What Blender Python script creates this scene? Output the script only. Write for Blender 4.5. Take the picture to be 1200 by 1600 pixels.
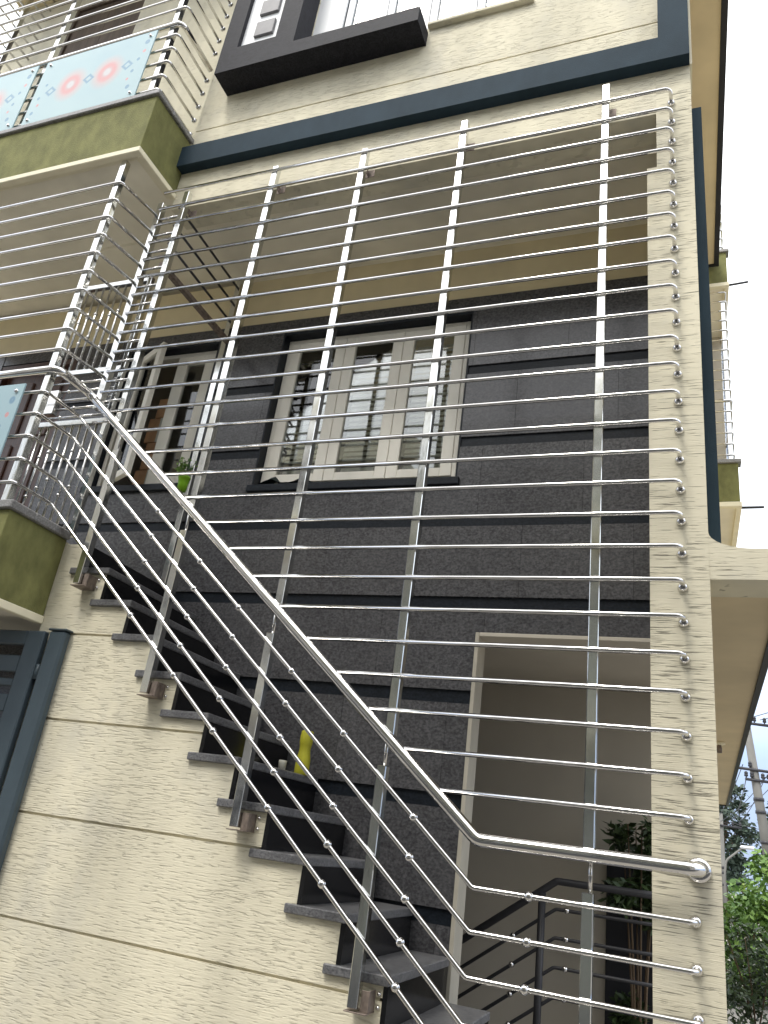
import bpy, bmesh, math, random
from mathutils import Vector, Matrix
random.seed(7)
R = math.radians
scene = bpy.context.scene
for o in list(bpy.data.objects): bpy.data.objects.remove(o)
COL = scene.collection

# ------------------------------------------------------------------ camera
cd = bpy.data.cameras.new('camera'); cam = bpy.data.objects.new('camera', cd); COL.objects.link(cam)
cd.sensor_fit = 'VERTICAL'; cd.sensor_height = 32.0; cd.lens = 1197.585 / 1600 * 32.0
cd.clip_start = 0.05; cd.clip_end = 3000
RIGHT = Vector((0.93252991, 0.33724918, 0.12903859))
DOWN = Vector((-0.02239549, 0.41068561, -0.91150193))
FWD = Vector((-0.36039757, 0.84711293, 0.39052947))
m = Matrix.Identity(4)
for i in range(3):
    m[i][0] = RIGHT[i]; m[i][1] = -DOWN[i]; m[i][2] = -FWD[i]
m[0][3], m[1][3], m[2][3] = 0.34168, -3.13643, 1.59743
cam.matrix_world = m
scene.camera = cam

# ------------------------------------------------------------------ sky, sun, exposure
SUN_EL, SUN_AZ = R(58), R(200)          # azimuth measured from +Y towards +X
world = bpy.data.worlds.new('World'); scene.world = world; world.use_nodes = True
wn = world.node_tree.nodes; wl = world.node_tree.links
wn.clear()
sky = wn.new('ShaderNodeTexSky'); sky.sky_type = 'NISHITA'; sky.sun_disc = False
sky.sun_elevation = SUN_EL; sky.sun_rotation = SUN_AZ
sky.air_density = 1.0; sky.dust_density = 4.0; sky.ozone_density = 1.0
tc = wn.new('ShaderNodeTexCoord')
sep = wn.new('ShaderNodeSeparateXYZ'); wl.new(tc.outputs['Generated'], sep.inputs[0])
ramp = wn.new('ShaderNodeValToRGB'); wl.new(sep.outputs['Z'], ramp.inputs[0])
cr = ramp.color_ramp
cr.elements[0].position = 0.0; cr.elements[0].color = (3.0, 3.7, 5.0, 1)
cr.elements[1].position = 0.15; cr.elements[1].color = (3.3, 4.2, 6.0, 1)
e = cr.elements.new(0.30); e.color = (9.5, 10.2, 11.2, 1)
e = cr.elements.new(0.6); e.color = (13.0, 13.2, 13.4, 1)
noi = wn.new('ShaderNodeTexNoise'); noi.inputs['Scale'].default_value = 3.2; noi.inputs['Detail'].default_value = 6
mp = wn.new('ShaderNodeMapping'); mp.inputs['Scale'].default_value = (1, 1, 2.6)
wl.new(tc.outputs['Generated'], mp.inputs[0]); wl.new(mp.outputs[0], noi.inputs['Vector'])
nr = wn.new('ShaderNodeMapRange'); nr.inputs[1].default_value = .3; nr.inputs[2].default_value = .7
nr.inputs[3].default_value = .78; nr.inputs[4].default_value = 1.18
wl.new(noi.outputs['Fac'], nr.inputs[0])
mulc = wn.new('ShaderNodeMix'); mulc.data_type = 'RGBA'; mulc.blend_type = 'MULTIPLY'; mulc.inputs[0].default_value = 1
wl.new(ramp.outputs[0], mulc.inputs[6]); wl.new(nr.outputs[0], mulc.inputs[7])
mix = wn.new('ShaderNodeMix'); mix.data_type = 'RGBA'; mix.inputs[0].default_value = 0.88
wl.new(sky.outputs[0], mix.inputs[6]); wl.new(mulc.outputs[2], mix.inputs[7])
bg = wn.new('ShaderNodeBackground'); bg.inputs['Strength'].default_value = 0.11
wl.new(mix.outputs[2], bg.inputs[0])
wo = wn.new('ShaderNodeOutputWorld'); wl.new(bg.outputs[0], wo.inputs[0])

sd = bpy.data.lights.new('sun', 'SUN'); sd.energy = 1.2; sd.angle = R(18); sd.color = (1, .96, .88)
sun = bpy.data.objects.new('sun', sd); COL.objects.link(sun)
tosun = Vector((math.sin(SUN_AZ) * math.cos(SUN_EL), math.cos(SUN_AZ) * math.cos(SUN_EL), math.sin(SUN_EL)))
sun.rotation_euler = tosun.to_track_quat('Z', 'Y').to_euler()

vs = scene.view_settings
vs.view_transform = 'Standard'; vs.look = 'None'; vs.exposure = 0.95; vs.gamma = 1.0; vs.use_curve_mapping = False
scene.render.engine = 'CYCLES'
scene.render.resolution_x = 768; scene.render.resolution_y = 1024
scene.cycles.max_bounces = 6; scene.cycles.glossy_bounces = 4; scene.cycles.transparent_max_bounces = 12

# ------------------------------------------------------------------ materials
MATS = {}
def mat(name, col, rough=.6, metal=0.0, spec=.5):
    mt = bpy.data.materials.new(name); mt.use_nodes = True
    b = mt.node_tree.nodes['Principled BSDF']
    b.inputs['Base Color'].default_value = (*col, 1); b.inputs['Roughness'].default_value = rough
    b.inputs['Metallic'].default_value = metal; b.inputs['Specular IOR Level'].default_value = spec
    MATS[name] = mt
    return mt, mt.node_tree.nodes, mt.node_tree.links, b
def pos_noise(n, l, scale3, sc=1.0, detail=5, rough=.55, dist=0.0):
    g = n.new('ShaderNodeNewGeometry'); mp = n.new('ShaderNodeMapping'); mp.inputs['Scale'].default_value = scale3
    l.new(g.outputs['Position'], mp.inputs[0])
    t = n.new('ShaderNodeTexNoise'); t.inputs['Scale'].default_value = sc; t.inputs['Detail'].default_value = detail
    t.inputs['Roughness'].default_value = rough; t.inputs['Distortion'].default_value = dist
    l.new(mp.outputs[0], t.inputs['Vector']); return t
def ramp2(n, l, src, stops):
    r = n.new('ShaderNodeValToRGB'); l.new(src, r.inputs[0]); c = r.color_ramp
    while len(c.elements) < len(stops): c.elements.new(.5)
    for e, (p, v) in zip(c.elements, stops):
        e.position = p; e.color = (v, v, v, 1) if not isinstance(v, tuple) else (*v, 1)
    return r
def mixc(n, l, fac, a, b, mode='MIX'):
    mx = n.new('ShaderNodeMix'); mx.data_type = 'RGBA'; mx.blend_type = mode
    for s, v in ((0, fac), (6, a), (7, b)):
        if isinstance(v, (int, float)): mx.inputs[s].default_value = v
        elif isinstance(v, tuple): mx.inputs[s].default_value = (*v, 1)
        else: l.new(v, mx.inputs[s])
    return mx.outputs[2]
def bump(n, l, b, h, strength, dist):
    bp = n.new('ShaderNodeBump'); bp.inputs['Strength'].default_value = strength; bp.inputs['Distance'].default_value = dist
    l.new(h, bp.inputs['Height'])
    if b.inputs['Normal'].links: l.new(b.inputs['Normal'].links[0].from_socket, bp.inputs['Normal'])
    l.new(bp.outputs[0], b.inputs['Normal'])

def make_stucco(name, base, sx, sz, thr, depth, dirt):
    mt, n, l, b = mat(name, base, .85, 0, .25)
    a = pos_noise(n, l, (sx, sx, sz), 1, 3, .5)
    c = pos_noise(n, l, (sx * .55, sx * .55, sz * .6), 1, 2, .5)
    sm = n.new('ShaderNodeMath'); sm.operation = 'MULTIPLY_ADD'; sm.inputs[1].default_value = .45
    l.new(c.outputs['Fac'], sm.inputs[0]); l.new(a.outputs['Fac'], sm.inputs[2])       # about .725 on average
    lo = pos_noise(n, l, (1.7, 1.7, 2.6), 1, 2)
    sm2 = n.new('ShaderNodeMath'); sm2.operation = 'MULTIPLY_ADD'; sm2.inputs[1].default_value = .30
    l.new(lo.outputs['Fac'], sm2.inputs[0]); l.new(sm.outputs[0], sm2.inputs[2])
    dash = ramp2(n, l, sm2.outputs[0], [(thr - .05, 0), (thr, .25), (thr + .04, 1)])    # short level cuts
    fine = pos_noise(n, l, (60, 60, 150), 1, 3)
    h1 = n.new('ShaderNodeMath'); h1.operation = 'MULTIPLY_ADD'; h1.inputs[1].default_value = 1.1
    l.new(a.outputs['Fac'], h1.inputs[0]); l.new(dash.outputs[0], h1.inputs[2])
    h2 = n.new('ShaderNodeMath'); h2.operation = 'MULTIPLY_ADD'; h2.inputs[1].default_value = .3
    l.new(fine.outputs['Fac'], h2.inputs[0]); l.new(h1.outputs[0], h2.inputs[2])
    bump(n, l, b, h2.outputs[0], .85, depth)
    st = pos_noise(n, l, (2.2, 2.2, .6), 1, 3, .65)
    sr = ramp2(n, l, st.outputs['Fac'], [(.34, .84), (.62, 1.05)])
    c1 = mixc(n, l, 1.0, base, sr.outputs[0], 'MULTIPLY')
    gr = ramp2(n, l, dash.outputs[0], [(0, dirt), (.8, 1)])
    c2 = mixc(n, l, 1.0, c1, gr.outputs[0], 'MULTIPLY')
    gy = pos_noise(n, l, (2.2, 2.2, 1.6), 1, 3, .7)
    gf = ramp2(n, l, gy.outputs['Fac'], [(.52, 0), (.74, .4)])
    l.new(mixc(n, l, gf.outputs[0], c2, (.45, .44, .40)), b.inputs['Base Color'])
CREAM = (.72, .67, .52)
make_stucco('stucco', CREAM, 17, 150, .745, .0026, .90)
make_stucco('stucco_column', CREAM, 9, 230, .73, .0022, .4)
def plain(name, col, rough=.7, var=.12, sc=4, bmp=0, bsc=120, spec=.3, metal=0):
    mt, n, l, b = mat(name, col, rough, metal, spec)
    t = pos_noise(n, l, (sc, sc, sc * .6), 1, 3, .6)
    r = ramp2(n, l, t.outputs['Fac'], [(.3, 1 - var), (.7, 1 + var)])
    l.new(mixc(n, l, 1.0, col, r.outputs[0], 'MULTIPLY'), b.inputs['Base Color'])
    if bmp:
        f = pos_noise(n, l, (bsc, bsc, bsc), 1, 4); bump(n, l, b, f.outputs['Fac'], .7, bmp)
    return mt
plain('cream_paint', (.72, .62, .40), .75, .08, 2.5)
plain('soffit_paint', (.80, .75, .62), .8, .14, 1.4)
plain('overhang_paint', (.66, .55, .36), .75, .08, 2)
plain('jamb_paint', (.44, .41, .34), .6, .12, 5)
plain('cream_trim', (.80, .74, .56), .6, .06, 6)
plain('taupe_paint', (.50, .46, .39), .75, .1, 1.2)
plain('green_stucco', (.175, .175, .065), .8, .26, 9, .006, 130)
plain('band_paint', (.024, .042, .058), .7, .15, 5, .002, 150, spec=.12)
plain('gate_paint', (.058, .080, .096), .35, .12, 6, 0)
plain('black_edge', (.018, .018, .022), .5, .2, 5)
plain('window_cream', (.78, .75, .67), .5, .1, 3)
plain('window_white', (.78, .79, .80), .4, .06, 4)
plain('curtain_cloth', (.27, .37, .45), .8, .1, 3)
plain('concrete', (.36, .35, .32), .85, .2, 5, .004, 90)
plain('pole_concrete', (.19, .185, .17), .85, .15, 3)
plain('asphalt', (.055, .055, .056), .9, .25, 3, .006, 60)
plain('pavement', (.24, .225, .20), .9, .2, 2, .004, 50)
plain('dark_metal', (.045, .045, .05), .4, .1, 6)
plain('room_dark', (.32, .30, .26), .9, .2, 2)
plain('blind_slat', (.78, .76, .70), .6, .15, 8)
plain('rust_steel', (.21, .17, .145), .55, .4, 40, .001, 200, metal=.4)
plain('cardboard', (.42, .24, .13), .85, .2, 7)
plain('lime_plastic', (.20, .42, .015), .4, .08, 10)
plain('yellow_plastic', (.40, .38, .03), .55, .12, 18)
plain('pale_plastic', (.45, .44, .38), .4, .1, 10)
plain('dark_cloth', (.008, .016, .016), .9, .3, 20)
plain('terracotta', (.30, .12, .07), .8, .2, 5)
plain('grey_panel', (.19, .185, .19), .4, .1, 20)
plain('house_a', (.60, .56, .50), .85, .1, 1); plain('house_b', (.24, .24, .20), .85, .1, 1)
plain('bark', (.12, .085, .055), .9, .3, 8, .01, 30)
plain('lamp_head', (.7, .72, .74), .35, .05, 5)

def granite(name, c0, c1, rough, sc=60, spec=.5):
    mt, n, l, b = mat(name, c0, rough, 0, spec)
    t = pos_noise(n, l, (sc, sc, sc * 1.3), 1, 4, .7)
    r = ramp2(n, l, t.outputs['Fac'], [(.36, c0), (.52, c1), (.70, tuple(x * 1.4 for x in c1))])
    w = pos_noise(n, l, (11, 11, 17), 1, 3, .6, 1.2)
    wr = ramp2(n, l, w.outputs['Fac'], [(.36, .92), (.50, 1.28), (.62, .95)])
    oi = n.new('ShaderNodeObjectInfo')
    orr = ramp2(n, l, oi.outputs['Random'], [(0, .93), (1, 1.08)])
    c = mixc(n, l, 1, r.outputs[0], wr.outputs[0], 'MULTIPLY')
    l.new(mixc(n, l, 1, c, orr.outputs[0], 'MULTIPLY'), b.inputs['Base Color'])
    rr = ramp2(n, l, t.outputs['Fac'], [(.3, rough * .8), (.7, rough * 1.3)])
    l.new(rr.outputs[0], b.inputs['Roughness'])
granite('granite', (.036, .037, .041), (.064, .063, .067), .2)
granite('granite_strip', (.006, .008, .011), (.010, .013, .018), .35, 60, .2)
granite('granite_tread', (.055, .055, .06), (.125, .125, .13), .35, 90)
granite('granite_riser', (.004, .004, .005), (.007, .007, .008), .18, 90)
granite('granite_coping', (.12, .118, .115), (.2, .195, .19), .4, 90)
granite('granite_frame', (.009, .009, .012), (.022, .022, .027), .6, 120, .15)

mt, n, l, b = mat('steel', (.70, .69, .68), .1, 1.0)
t = pos_noise(n, l, (14, 14, 14), 1, 5); r = ramp2(n, l, t.outputs['Fac'], [(.3, .04), (.7, .16)]); l.new(r.outputs[0], b.inputs['Roughness'])
mt, n, l, b = mat('steel_post', (.66, .67, .66), .12, 1.0)
t = pos_noise(n, l, (5, 5, 5), 1, 5); r = ramp2(n, l, t.outputs['Fac'], [(.3, .08), (.7, .24)]); l.new(r.outputs[0], b.inputs['Roughness'])
t2 = pos_noise(n, l, (12, 12, 4), 1, 3); bump(n, l, b, t2.outputs['Fac'], .12, .01)
mt, n, l, b = mat('wood_door', (.10, .04, .022), .4)
w = pos_noise(n, l, (40, 40, 2.5), 1, 5, .6, 1.0)
r = ramp2(n, l, w.outputs['Fac'], [(.3, (.032, .011, .008)), (.7, (.085, .034, .02))]); l.new(r.outputs[0], b.inputs['Base Color'])
mt, n, l, b = mat('wood_dark', (.10, .07, .05), .5)
w = pos_noise(n, l, (30, 30, 2.0), 1, 5, .6, 1.0)
r = ramp2(n, l, w.outputs['Fac'], [(.3, (.05, .034, .024)), (.7, (.11, .078, .056))]); l.new(r.outputs[0], b.inputs['Base Color'])

def pane_mat(name, tint, refl):
    mt = bpy.data.materials.new(name); mt.use_nodes = True; n = mt.node_tree.nodes; l = mt.node_tree.links; n.clear()
    tr = n.new('ShaderNodeBsdfTransparent'); tr.inputs[0].default_value = (*tint, 1)
    gl = n.new('ShaderNodeBsdfGlossy'); gl.inputs['Roughness'].default_value = .012
    g = n.new('ShaderNodeNewGeometry'); mp = n.new('ShaderNodeMapping'); mp.inputs['Scale'].default_value = (2.5, 2.5, 2.5)
    l.new(g.outputs['Position'], mp.inputs[0]); t = n.new('ShaderNodeTexNoise'); l.new(mp.outputs[0], t.inputs['Vector']); t.inputs['Detail'].default_value = 1
    bp = n.new('ShaderNodeBump'); bp.inputs['Strength'].default_value = .015; bp.inputs['Distance'].default_value = .0025
    l.new(t.outputs['Fac'], bp.inputs['Height']); l.new(bp.outputs[0], gl.inputs['Normal'])
    fr = n.new('ShaderNodeFresnel'); fr.inputs['IOR'].default_value = 1.5
    mu = n.new('ShaderNodeMath'); mu.operation = 'MULTIPLY_ADD'; mu.inputs[1].default_value = 1.3; mu.inputs[2].default_value = refl; mu.use_clamp = True
    l.new(fr.outputs[0], mu.inputs[0])
    mx = n.new('ShaderNodeMixShader'); l.new(mu.outputs[0], mx.inputs[0]); l.new(tr.outputs[0], mx.inputs[1]); l.new(gl.outputs[0], mx.inputs[2])
    o = n.new('ShaderNodeOutputMaterial'); l.new(mx.outputs[0], o.inputs[0]); MATS[name] = mt
pane_mat('pane', (.90, .92, .90), .03)
pane_mat('pane_upper', (.72, .82, .88), .0)
pane_mat('pane_dark', (.42, .45, .44), .02)

# frosted glass with a printed motif (object coordinates: x 0..1.06, z 0..0.71)
mt, n, l, b = mat('printed_glass', (.42, .62, .66), .22, 0, .5)
b.inputs['Alpha'].default_value = .93
tcn = n.new('ShaderNodeTexCoord'); sp = n.new('ShaderNodeSeparateXYZ'); l.new(tcn.outputs['Object'], sp.inputs[0])
def spot(cur, cx, cz, ax, az, r0, r1, soft, col, diamond=False):
    def M(op, a, bb):
        x = n.new('ShaderNodeMath'); x.operation = op
        for i_, v in enumerate((a, bb)):
            if v is None: continue
            if isinstance(v, (int, float)): x.inputs[i_].default_value = v
            else: l.new(v, x.inputs[i_])
        return x.outputs[0]
    dx = M('DIVIDE', M('SUBTRACT', sp.outputs['X'], cx), ax); dz = M('DIVIDE', M('SUBTRACT', sp.outputs['Z'], cz), az)
    if diamond: dd = M('ADD', M('ABSOLUTE', dx, None), M('ABSOLUTE', dz, None))
    else: dd = M('SQRT', M('ADD', M('MULTIPLY', dx, dx), M('MULTIPLY', dz, dz)), None)
    f = n.new('ShaderNodeMapRange'); f.interpolation_type = 'SMOOTHSTEP'
    l.new(M('ABSOLUTE', M('SUBTRACT', dd, (r0 + r1) / 2), None), f.inputs[0])
    f.inputs[1].default_value = (r1 - r0) / 2 + soft; f.inputs[2].default_value = max(0, (r1 - r0) / 2 - soft); f.inputs[3].default_value = 0; f.inputs[4].default_value = 1
    return mixc(n, l, f.outputs[0], cur, col)
fb = pos_noise(n, l, (1.5, 1.5, 1.5), 1, 3)
fr_ = ramp2(n, l, fb.outputs['Fac'], [(.3, (.31, .45, .50)), (.7, (.37, .51, .53))])
cur = fr_.outputs[0]
PINK = (.56, .27, .27); BLUE = (.15, .28, .39)
for cx, cz in ((.36, .345), (.70, .37)):
    cur = spot(cur, cx, cz, .10, .12, .0, 1.25, .45, (.50, .40, .39)); cur = spot(cur, cx, cz, .10, .12, .40, .85, .2, PINK)
    cur = spot(cur, cx, cz, .10, .12, 0, .30, .1, (.52, .50, .51))
for cx, cz, s in ((.17, .33, .055), (.53, .355, .055), (.88, .385, .055)):
    cur = spot(cur, cx, cz, s, s, .5, 1.0, .18, BLUE, True)
for cx, cz, s, c in ((.06, .12, .018, BLUE), (.09, .20, .014, PINK), (.07, .28, .016, BLUE), (.10, .42, .014, BLUE), (.97, .42, .016, BLUE), (1.0, .50, .016, PINK), (1.0, .60, .024, BLUE), (.95, .30, .016, BLUE), (.93, .22, .013, PINK), (.96, .13, .020, BLUE)):
    cur = spot(cur, cx, cz, s, s * 1.2, 0, .9, .25, c)
l.new(cur, b.inputs['Base Color'])

def leaf_mat(name, c0, c1):
    mt, n, l, b = mat(name, c0, .55, 0, .4)
    oi = n.new('ShaderNodeNewGeometry')
    r = ramp2(n, l, oi.outputs['Random Per Island'], [(0, c0), (1, c1)]); l.new(r.outputs[0], b.inputs['Base Color'])
    b.inputs['Transmission Weight'].default_value = 0
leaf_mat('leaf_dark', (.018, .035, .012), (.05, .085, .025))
leaf_mat('leaf_mid', (.05, .12, .02), (.17, .29, .05))
leaf_mat('leaf_yellow', (.08, .15, .02), (.22, .29, .06))
leaf_mat('leaf_blue', (.03, .05, .035), (.07, .10, .07))

# ------------------------------------------------------------------ mesh helpers
class MB:
    def __init__(s): s.v = []; s.f = []; s.smooth = []
    def add(s, vs, fs, sm=False):
        k = len(s.v); s.v += [tuple(v) for v in vs]; s.f += [tuple(i + k for i in f) for f in fs]; s.smooth += [sm] * len(fs)
        return s
    def box(s, x0, x1, y0, y1, z0, z1, c=0.0):
        x0, x1 = min(x0, x1), max(x0, x1); y0, y1 = min(y0, y1), max(y0, y1); z0, z1 = min(z0, z1), max(z0, z1)
        if c <= 0:
            return s.add([(x0, y0, z0), (x1, y0, z0), (x1, y1, z0), (x0, y1, z0), (x0, y0, z1), (x1, y0, z1), (x1, y1, z1), (x0, y1, z1)],
                         [(0, 3, 2, 1), (4, 5, 6, 7), (0, 1, 5, 4), (1, 2, 6, 5), (2, 3, 7, 6), (3, 0, 4, 7)])
        c = min(c, (x1 - x0) * .45, (y1 - y0) * .45, (z1 - z0) * .45)
        bm = bmesh.new(); bmesh.ops.create_cube(bm, size=1.0)
        for v in bm.verts: v.co = Vector(((x0 + x1) / 2 + v.co.x * (x1 - x0), (y0 + y1) / 2 + v.co.y * (y1 - y0), (z0 + z1) / 2 + v.co.z * (z1 - z0)))
        bmesh.ops.bevel(bm, geom=list(bm.edges), offset=c, segments=1, profile=.5, affect='EDGES')
        bm.verts.index_update()
        s.add([v.co for v in bm.verts], [[v.index for v in f.verts] for f in bm.faces]); bm.free(); return s
    def prism(s, poly, y0, y1):       # poly: (x, z) list, counter-clockwise seen from -y
        k = len(poly); vs = [(x, y0, z) for x, z in poly] + [(x, y1, z) for x, z in poly]
        fs = [tuple(range(k)), tuple(range(2 * k - 1, k - 1, -1))]
        fs += [(i, k + i, k + (i + 1) % k, (i + 1) % k) for i in range(k)]
        return s.add(vs, fs)
    def tube(s, pts, r, seg=12, fillet=0.0, cap=True, r1=None):
        pts = [Vector(p) for p in pts]; P = [pts[0]]
        for i in range(1, len(pts) - 1):
            a, q, c = pts[i - 1], pts[i], pts[i + 1]
            u = (a - q).normalized(); w = (c - q).normalized(); ang = u.angle(w)
            if fillet > 0 and ang < 3.1:
                t = min(fillet / math.tan(ang / 2), (a - q).length * .48, (c - q).length * .48)
                rr = t * math.tan(ang / 2); bis = (u + w).normalized(); cen = q + bis * (rr / math.sin(ang / 2))
                s0 = q + u * t - cen; s1 = q + w * t - cen; n_ = max(3, int((math.pi - ang) / .22))
                om = s0.angle(s1)
                for j in range(n_ + 1): P.append(cen + (s0 * math.sin(om * (1 - j / n_)) + s1 * math.sin(om * j / n_)) / math.sin(om))
            else: P.append(q)
        P.append(pts[-1]); vs = []; fs = []; N = len(P)
        tan = [(P[min(i + 1, N - 1)] - P[max(i - 1, 0)]).normalized() for i in range(N)]
        up = Vector((0, 0, 1)) if abs(tan[0].z) < .9 else Vector((1, 0, 0))
        side = tan[0].cross(up).normalized()
        for i in range(N):
            side = (side - tan[i] * side.dot(tan[i])).normalized(); u2 = side.cross(tan[i])
            rad = r if r1 is None else r + (r1 - r) * i / (N - 1)
            sc = 1.0
            for j in range(seg):
                a = 2 * math.pi * j / seg; vs.append(P[i] + (side * math.cos(a) + u2 * math.sin(a)) * rad * sc)
        for i in range(N - 1):
            for j in range(seg): fs.append((i * seg + j, i * seg + (j + 1) % seg, (i + 1) * seg + (j + 1) % seg, (i + 1) * seg + j))
        s.add(vs, fs, True)
        if cap:
            k = len(s.v) - len(vs)
            s.f.append(tuple(k + j for j in range(seg - 1, -1, -1))); s.smooth.append(False)
            s.f.append(tuple(k + (N - 1) * seg + j for j in range(seg))); s.smooth.append(False)
        return s
    def lathe(s, prof, c=(0, 0, 0), axis='Z', seg=16):
        vs = []; fs = []; N = len(prof)
        for r, h in prof:
            for j in range(seg):
                a = 2 * math.pi * j / seg; x, y = r * math.cos(a), r * math.sin(a)
                p = (x, y, h) if axis == 'Z' else (x, h, y)
                vs.append((p[0] + c[0], p[1] + c[1], p[2] + c[2]))
        for i in range(N - 1):
            for j in range(seg):
                q = (i * seg + j, i * seg + (j + 1) % seg, (i + 1) * seg + (j + 1) % seg, (i + 1) * seg + j)
                fs.append(q if axis == 'Z' else q[::-1])
        return s.add(vs, fs, True)
    def mesh(s, name):
        me = bpy.data.meshes.new(name); me.from_pydata(s.v, [], s.f); me.update()
        for p, sm in zip(me.polygons, s.smooth): p.use_smooth = sm
        return me

def tag(o, label=None, cat=None, group=None, kind=None):
    for k, v in (('label', label), ('category', cat), ('group', group), ('kind', kind)):
        if v: o[k] = v
    return o
def thing(name, label, cat, base=(0, 0, 0), group=None):
    o = bpy.data.objects.new(name, None); COL.objects.link(o); o.location = base; o.empty_display_size = .1
    o['_b'] = 0; del o['_b']
    return tag(o, label, cat, group)
BASE = {}
def wloc(o):
    v = Vector(o.location)
    return v
def link(name, me, material, parent=None, loc=None, rot=None):
    o = bpy.data.objects.new(name, me); COL.objects.link(o)
    if material and not me.materials: me.materials.append(MATS[material])
    if loc is not None: o.location = loc
    if rot is not None: o.rotation_euler = rot
    if parent is not None:
        o.parent = parent
        root = parent; M = Matrix.Identity(4); chain = []
        q = parent
        while q is not None: chain.append(q); q = q.parent
        for q in reversed(chain):
            M = M @ q.matrix_parent_inverse @ Matrix.LocRotScale(q.location, q.rotation_euler, q.scale)
        o.matrix_parent_inverse = M.inverted()
    return o
def part(name, mb, material, parent=None, loc=None, rot=None):
    return link(name, mb.mesh(name), material, parent, loc, rot)
def subtract(rects, holes):
    for (a0, a1, b0, b1) in holes:
        out = []
        for (x0, x1, z0, z1) in rects:
            if a0 >= x1 or a1 <= x0 or b0 >= z1 or b1 <= z0: out.append((x0, x1, z0, z1)); continue
            if x0 < a0: out.append((x0, a0, z0, z1))
            if a1 < x1: out.append((a1, x1, z0, z1))
            m0, m1 = max(x0, a0), min(x1, a1)
            if z0 < b0: out.append((m0, m1, z0, b0))
            if b1 < z1: out.append((m0, m1, b1, z1))
        rects = out
    return rects

# ------------------------------------------------------------------ levels measured from the photograph (metres)
YW = 0.10        # outer face of the front wall, column and stair side wall
YG = 0.97        # face of the granite wall behind the stair
XR = 0.45        # right edge of the house
XB = -3.00       # right side of the balconies

# ------------------------------------------------------------------ ground
g = part('ground', MB().add([(-400, -400, 0), (400, -400, 0), (400, 400, 0), (-400, 400, 0)], [(0, 1, 2, 3)]), 'pavement'); tag(g, kind='structure')
g = part('road', MB().add([(-200, -7.4, .004), (200, -7.4, .004), (200, -1.6, .004), (-200, -1.6, .004)], [(0, 1, 2, 3)]), 'asphalt'); tag(g, kind='structure')

# ------------------------------------------------------------------ the house
house = thing('house', 'cream rendered house with grey granite stair wall and green balconies', 'house', (-2.5, 3, 0))
def hp(name, mb, material, parent=None): return part(name, mb, material, parent or house)
# front column (narrow above the beam notch) with rounded haunch to the side beam
hp('column', MB().add([(x_, y_, z_) for y_ in (YW, .33) for x_, z_ in ((.216, 0), (.45, 0), (.45, 5.839), (.266, 5.839), (.266, 5.10), (.216, 5.10))], [(0, 1, 2, 3, 4, 5), (11, 10, 9, 8, 7, 6)] + [(i, i + 6, (i + 1) % 6 + 6, (i + 1) % 6) for i in range(6)]), 'stucco_column')
fil = [(.4505, 2.75), (1.15, 2.75), (1.15, 2.885)]
for k in range(9):
    a = R(90) * k / 8; fil.append((.53 + .10 - .18 * math.sin(a) + 0.0, 2.885 + .075 * (1 - math.cos(a))))
fil.append((.4505, 2.96))
hp('side_beam', MB().prism(fil, YW + .0015, .33), 'stucco_column')
# first floor slab with overhang on the right
oh = [(.4, .332), (.705, .332), (.73, .82), (.765, 3.25), (.885, 10.23), (.4, 10.23)]
v = [(x, y, 2.752) for x, y in oh] + [(x, y, 2.89) for x, y in oh]
k = len(oh); hp('floor_slab', MB().add(v, [tuple(range(k))[::-1], tuple(range(k, 2 * k))] + [(i, (i + 1) % k, k + (i + 1) % k, k + i) for i in range(k)]), 'overhang_paint')
e2 = [(.705, .34), (.73, .82), (.765, 3.25), (.885, 10.23)]
v = []
for x, y in e2: v += [(x, y, 2.738), (x + .035, y, 2.738), (x + .035, y, 2.893), (x, y, 2.893)]
f = [(0, 1, 2, 3)] + [(4 * i + j, 4 * i + 4 + j, 4 * i + 4 + (j + 1) % 4, 4 * i + (j + 1) % 4) for i in range(3) for j in range(4)] + [(15, 14, 13, 12)]
hp('slab_edge', MB().add(v, f), 'black_edge')
hp('slab_edge', MB().box(.40, .92, 10.232, 10.27, 2.735, 2.893), 'black_edge')
# second overhang far above
oh = [(.40, -.1), (.785, -.1), (.80, 2), (.825, 5.5), (.40, 5.5)]
v = [(x, y, 9.05) for x, y in oh] + [(x, y, 9.18) for x, y in oh]; k = len(oh)
hp('roof_slab', MB().add(v, [tuple(range(k))[::-1], tuple(range(k, 2 * k))] + [(i, (i + 1) % k, k + (i + 1) % k, k + i) for i in range(k)]), 'overhang_paint')
e2 = [(.785, -.1), (.80, 2), (.825, 5.5)]; v = []
for x, y in e2: v += [(x + .001, y, 9.03), (x + .06, y, 9.03), (x + .06, y, 9.2), (x + .001, y, 9.2)]
f = [(0, 1, 2, 3)] + [(4 * i + j, 4 * i + 4 + j, 4 * i + 4 + (j + 1) % 4, 4 * i + (j + 1) % 4) for i in range(2) for j in range(4)] + [(11, 10, 9, 8)]
hp('slab_edge', MB().add(v, f), 'black_edge')
hp('slab_edge', MB().box(.45, .886, 5.502, 5.54, 9.03, 9.2), 'black_edge')
# dark fin on the right flank
hp('side_fin', MB().box(.4515, .508, .29, .52, 2.9, 5.72), 'band_paint')
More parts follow.
